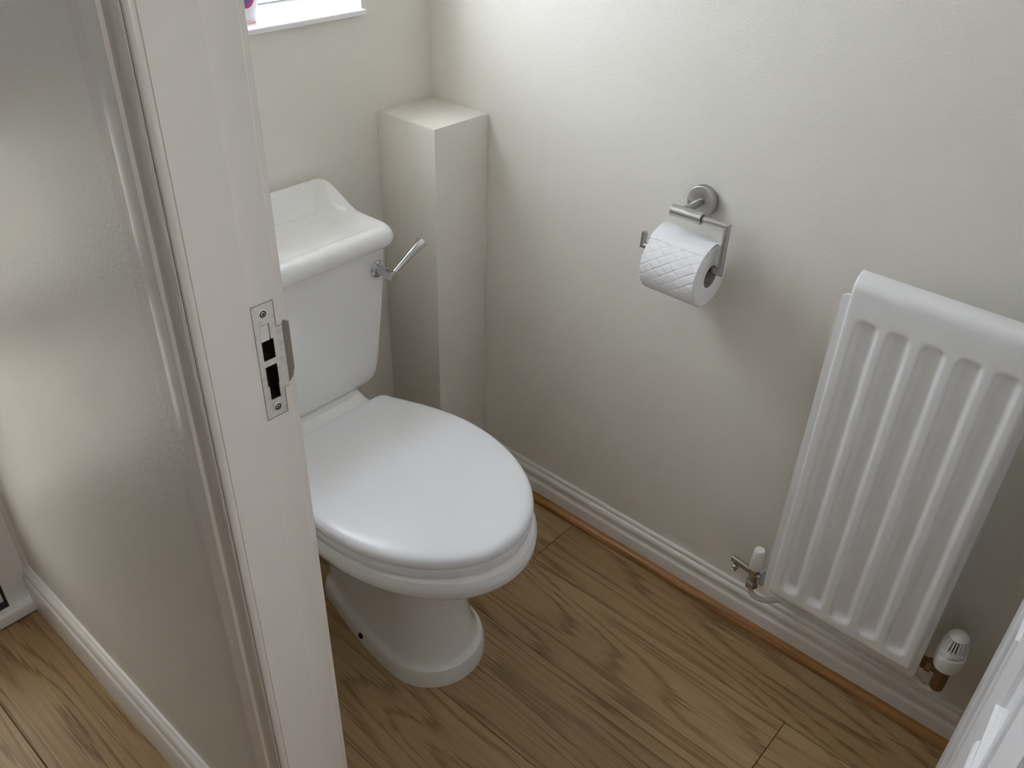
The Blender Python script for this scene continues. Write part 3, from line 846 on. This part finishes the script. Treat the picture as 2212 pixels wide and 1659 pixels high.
# mitred rod: barrel -> corner -> down -> through the roll -> short upturned end
def mitred(pts, r, n=20):
    pts = [Vector(p) for p in pts]; bm = bmesh.new(); rings = []
    for i, p in enumerate(pts):
        if i == 0: d = (pts[1] - p).normalized(); nrm = d
        elif i == len(pts) - 1: d = (p - pts[-2]).normalized(); nrm = d
        else:
            d = (p - pts[i - 1]).normalized(); nrm = (d + (pts[i + 1] - p).normalized()).normalized()
        if i == 0: _, u, v = frame_for(d)
        base = [(u * math.cos(2 * PI * k / n) + v * math.sin(2 * PI * k / n)) * r for k in range(n)]
        ring = []
        for b in base:                      # slide each point along the incoming direction on to the mitre plane
            t = -(b.dot(nrm)) / d.dot(nrm); ring.append(p + b + d * t)
        rings.append(ring)
        if 0 < i < len(pts) - 1:            # turn the section for the next leg
            q = d.rotation_difference((pts[i + 1] - p).normalized()); u = q @ u; v = q @ v
    loft(bm, rings); return bm
rod = mitred([(hx, -.712, .8665), (hx, -.7640, .8675), (hx - .002, -.7650, .7842), (hx - .002, -.6085, .7842), (hx - .000, -.6085, .8090)], .0056)
child('rod', rod, M['steel'], hd, 25)

rl = empty('toilet_roll', (-.066, -.68, .767), 'white toilet roll with a diamond quilted sheet hanging on the steel holder', 'toilet roll')
RC = Vector((-.068, 0, .7712)); RR, RI = .0545, .0205
ya, yb = -.7495, -.6400
bm = bmesh.new()
n = 96
def rad(a, y):
    return RR
rings = []
pr = [(RI, ya), (RI + .001, ya - .0006), (RR - .004, ya - .0008), (RR - .0012, ya), (RR, ya + .0015)]
steps = [(r_, y_) for r_, y_ in pr] + [(RR, ya + (yb - ya) * i / 24) for i in range(1, 24)] + [(RR, yb - .0015), (RR - .0012, yb), (RR - .004, yb + .0008), (RI + .001, yb + .0006), (RI, yb)]
for r_, y_ in steps:
    rings.append([(RC.x + r_ * math.cos(2 * PI * i / n), y_, RC.z + r_ * math.sin(2 * PI * i / n)) for i in range(n)])
loft(bm, rings, False, False)
# inner wall closes the paper body
vr0 = [v for v in bm.verts]
child('paper_roll', bm, M['paper'], rl, 40)
bm = bmesh.new()
loft(bm, [[(RC.x + r_ * math.cos(2 * PI * i / 40), y_, RC.z + r_ * math.sin(2 * PI * i / 40)) for i in range(40)] for r_, y_ in ((RI + .0003, ya + .0002), (RI + .0003, yb - .0002), (RI - .0007, yb - .0002), (RI - .0007, ya + .0002), (RI + .0003, ya + .0002))], False, False)
child('cardboard_core', bm, M['card'], rl, 40)
# outer sheet with embossed diamonds and its lifted edge on top
bm = bmesh.new()
na, ny = 190, 90
a0, a1 = math.radians(70), math.radians(262)        # from behind the top, over the front, to underneath
verts = []
for i in range(na + 1):
    a = a0 + (a1 - a0) * i / na; row = []
    for j in range(ny + 1):
        y = ya + .0012 + (yb - ya - .0024) * j / ny
        s = a * RR
        # diamond lattice with thin dotted seams
        p1, p2 = (s * 1.0 + y * .72) / .0185, (s * 1.0 - y * .72) / .0185
        d1 = abs(p1 - round(p1)); d2 = abs(p2 - round(p2))
        em = -.0008 * (math.exp(-(d1 / .06) ** 2) + math.exp(-(d2 / .06) ** 2))
        em += .00025 * math.sin(s * 410 + y * 95) * math.sin(y * 160 - s * 70)
        lift = 0.0
        r_ = RR + .0012 + em + lift
        row.append(bm.verts.new((RC.x + r_ * math.cos(a), y, RC.z + r_ * math.sin(a))))
    verts.append(row)
for i in range(na):
    for j in range(ny):
        bm.faces.new((verts[i][j], verts[i + 1][j], verts[i + 1][j + 1], verts[i][j + 1]))
child('outer_sheet', bm, M['paper'], rl, 60)
bm = bmesh.new()                                        # loose tail of the paper standing off the top of the roll
fl = []
for i in range(15):
    t = i / 14; a = math.radians(122 - 62 * t); row = []
    for j in range(25):
        u = j / 24
        y = ya + .001 + (yb - ya + .0045 * t) * u
        r_ = RR + .0020 + .0075 * t ** 1.6 * (.6 + .4 * u) + .0006 * math.sin(u * 9 + t * 4)
        row.append((RC.x + r_ * math.cos(a), y, RC.z + r_ * math.sin(a)))
    fl.append(row)
loft(bm, fl, False, False, closed=False)
child('loose_sheet', bm, M['paper'], rl, 60)

# ================================================================= SOAP BOTTLE ON THE SILL
bt = empty('soap_bottle', (-.412, .040, 1.1034), 'white and pink soap bottle standing on the window sill', 'bottle')
def oval(z, a, b, cx=-.412, cy=.040, n=40): return [(cx + a * math.cos(2 * PI * i / n), cy + b * math.sin(2 * PI * i / n), z) for i in range(n)]
Z = 1.1036
bm = bmesh.new()
loft(bm, [oval(Z + .006, .028, .019), oval(Z + .009, .030, .021), oval(Z + .03, .035, .0225), oval(Z + .06, .0395, .024), oval(Z + .09, .040, .024), oval(Z + .115, .035, .022), oval(Z + .130, .022, .017), oval(Z + .136, .013, .013), oval(Z + .142, .012, .012)])
child('bottle_body', bm, M['bottle'], bt, 40)
bm = bmesh.new(); loft(bm, [oval(Z, .026, .018), oval(Z + .001, .0285, .0195), oval(Z + .0062, .0285, .0195)])
child('base_band', bm, M['pinkband'], bt, 40)
def label(rx_, rz_, dy, mat, name):
    bm = bmesh.new(); rings = []
    for sc_ in (1.0, .75, .5, .25):
        ring = []
        for i in range(36):
            x = rx_ * sc_ * math.cos(2 * PI * i / 36); z = .062 + rz_ * sc_ * math.sin(2 * PI * i / 36)
            a = .035 + (.0395 - .035) * min(1, max(0, (z - .03) / .03)); bdep = .0225 + .0015 * min(1, max(0, (z - .03) / .03))
            y = -bdep * math.sqrt(max(.02, 1 - (x / a) ** 2)) - dy
            ring.append((-.412 + x, .040 + y, Z + z))
        rings.append(ring)
    loft(bm, rings, False, True); child(name, bm, mat, bt, 60)
label(.0235, .036, .0006, M['magenta'], 'label_ring')
label(.0185, .030, .0010, M['purple'], 'label_centre')
bm = bmesh.new(); lathe(bm, (-.412, .040, Z + .142), (0, 0, 1), [(0, .0135), (.014, .0135), (.016, .006), (.030, .005), (.031, .010), (.038, .010), (.040, .006)], 24)
tube(bm, [(-.412, .040, Z + .177), (-.412, .015, Z + .178), (-.412, .004, Z + .172)], .0045, 12)
child('pump_top', bm, M['plastic'], bt, 35)
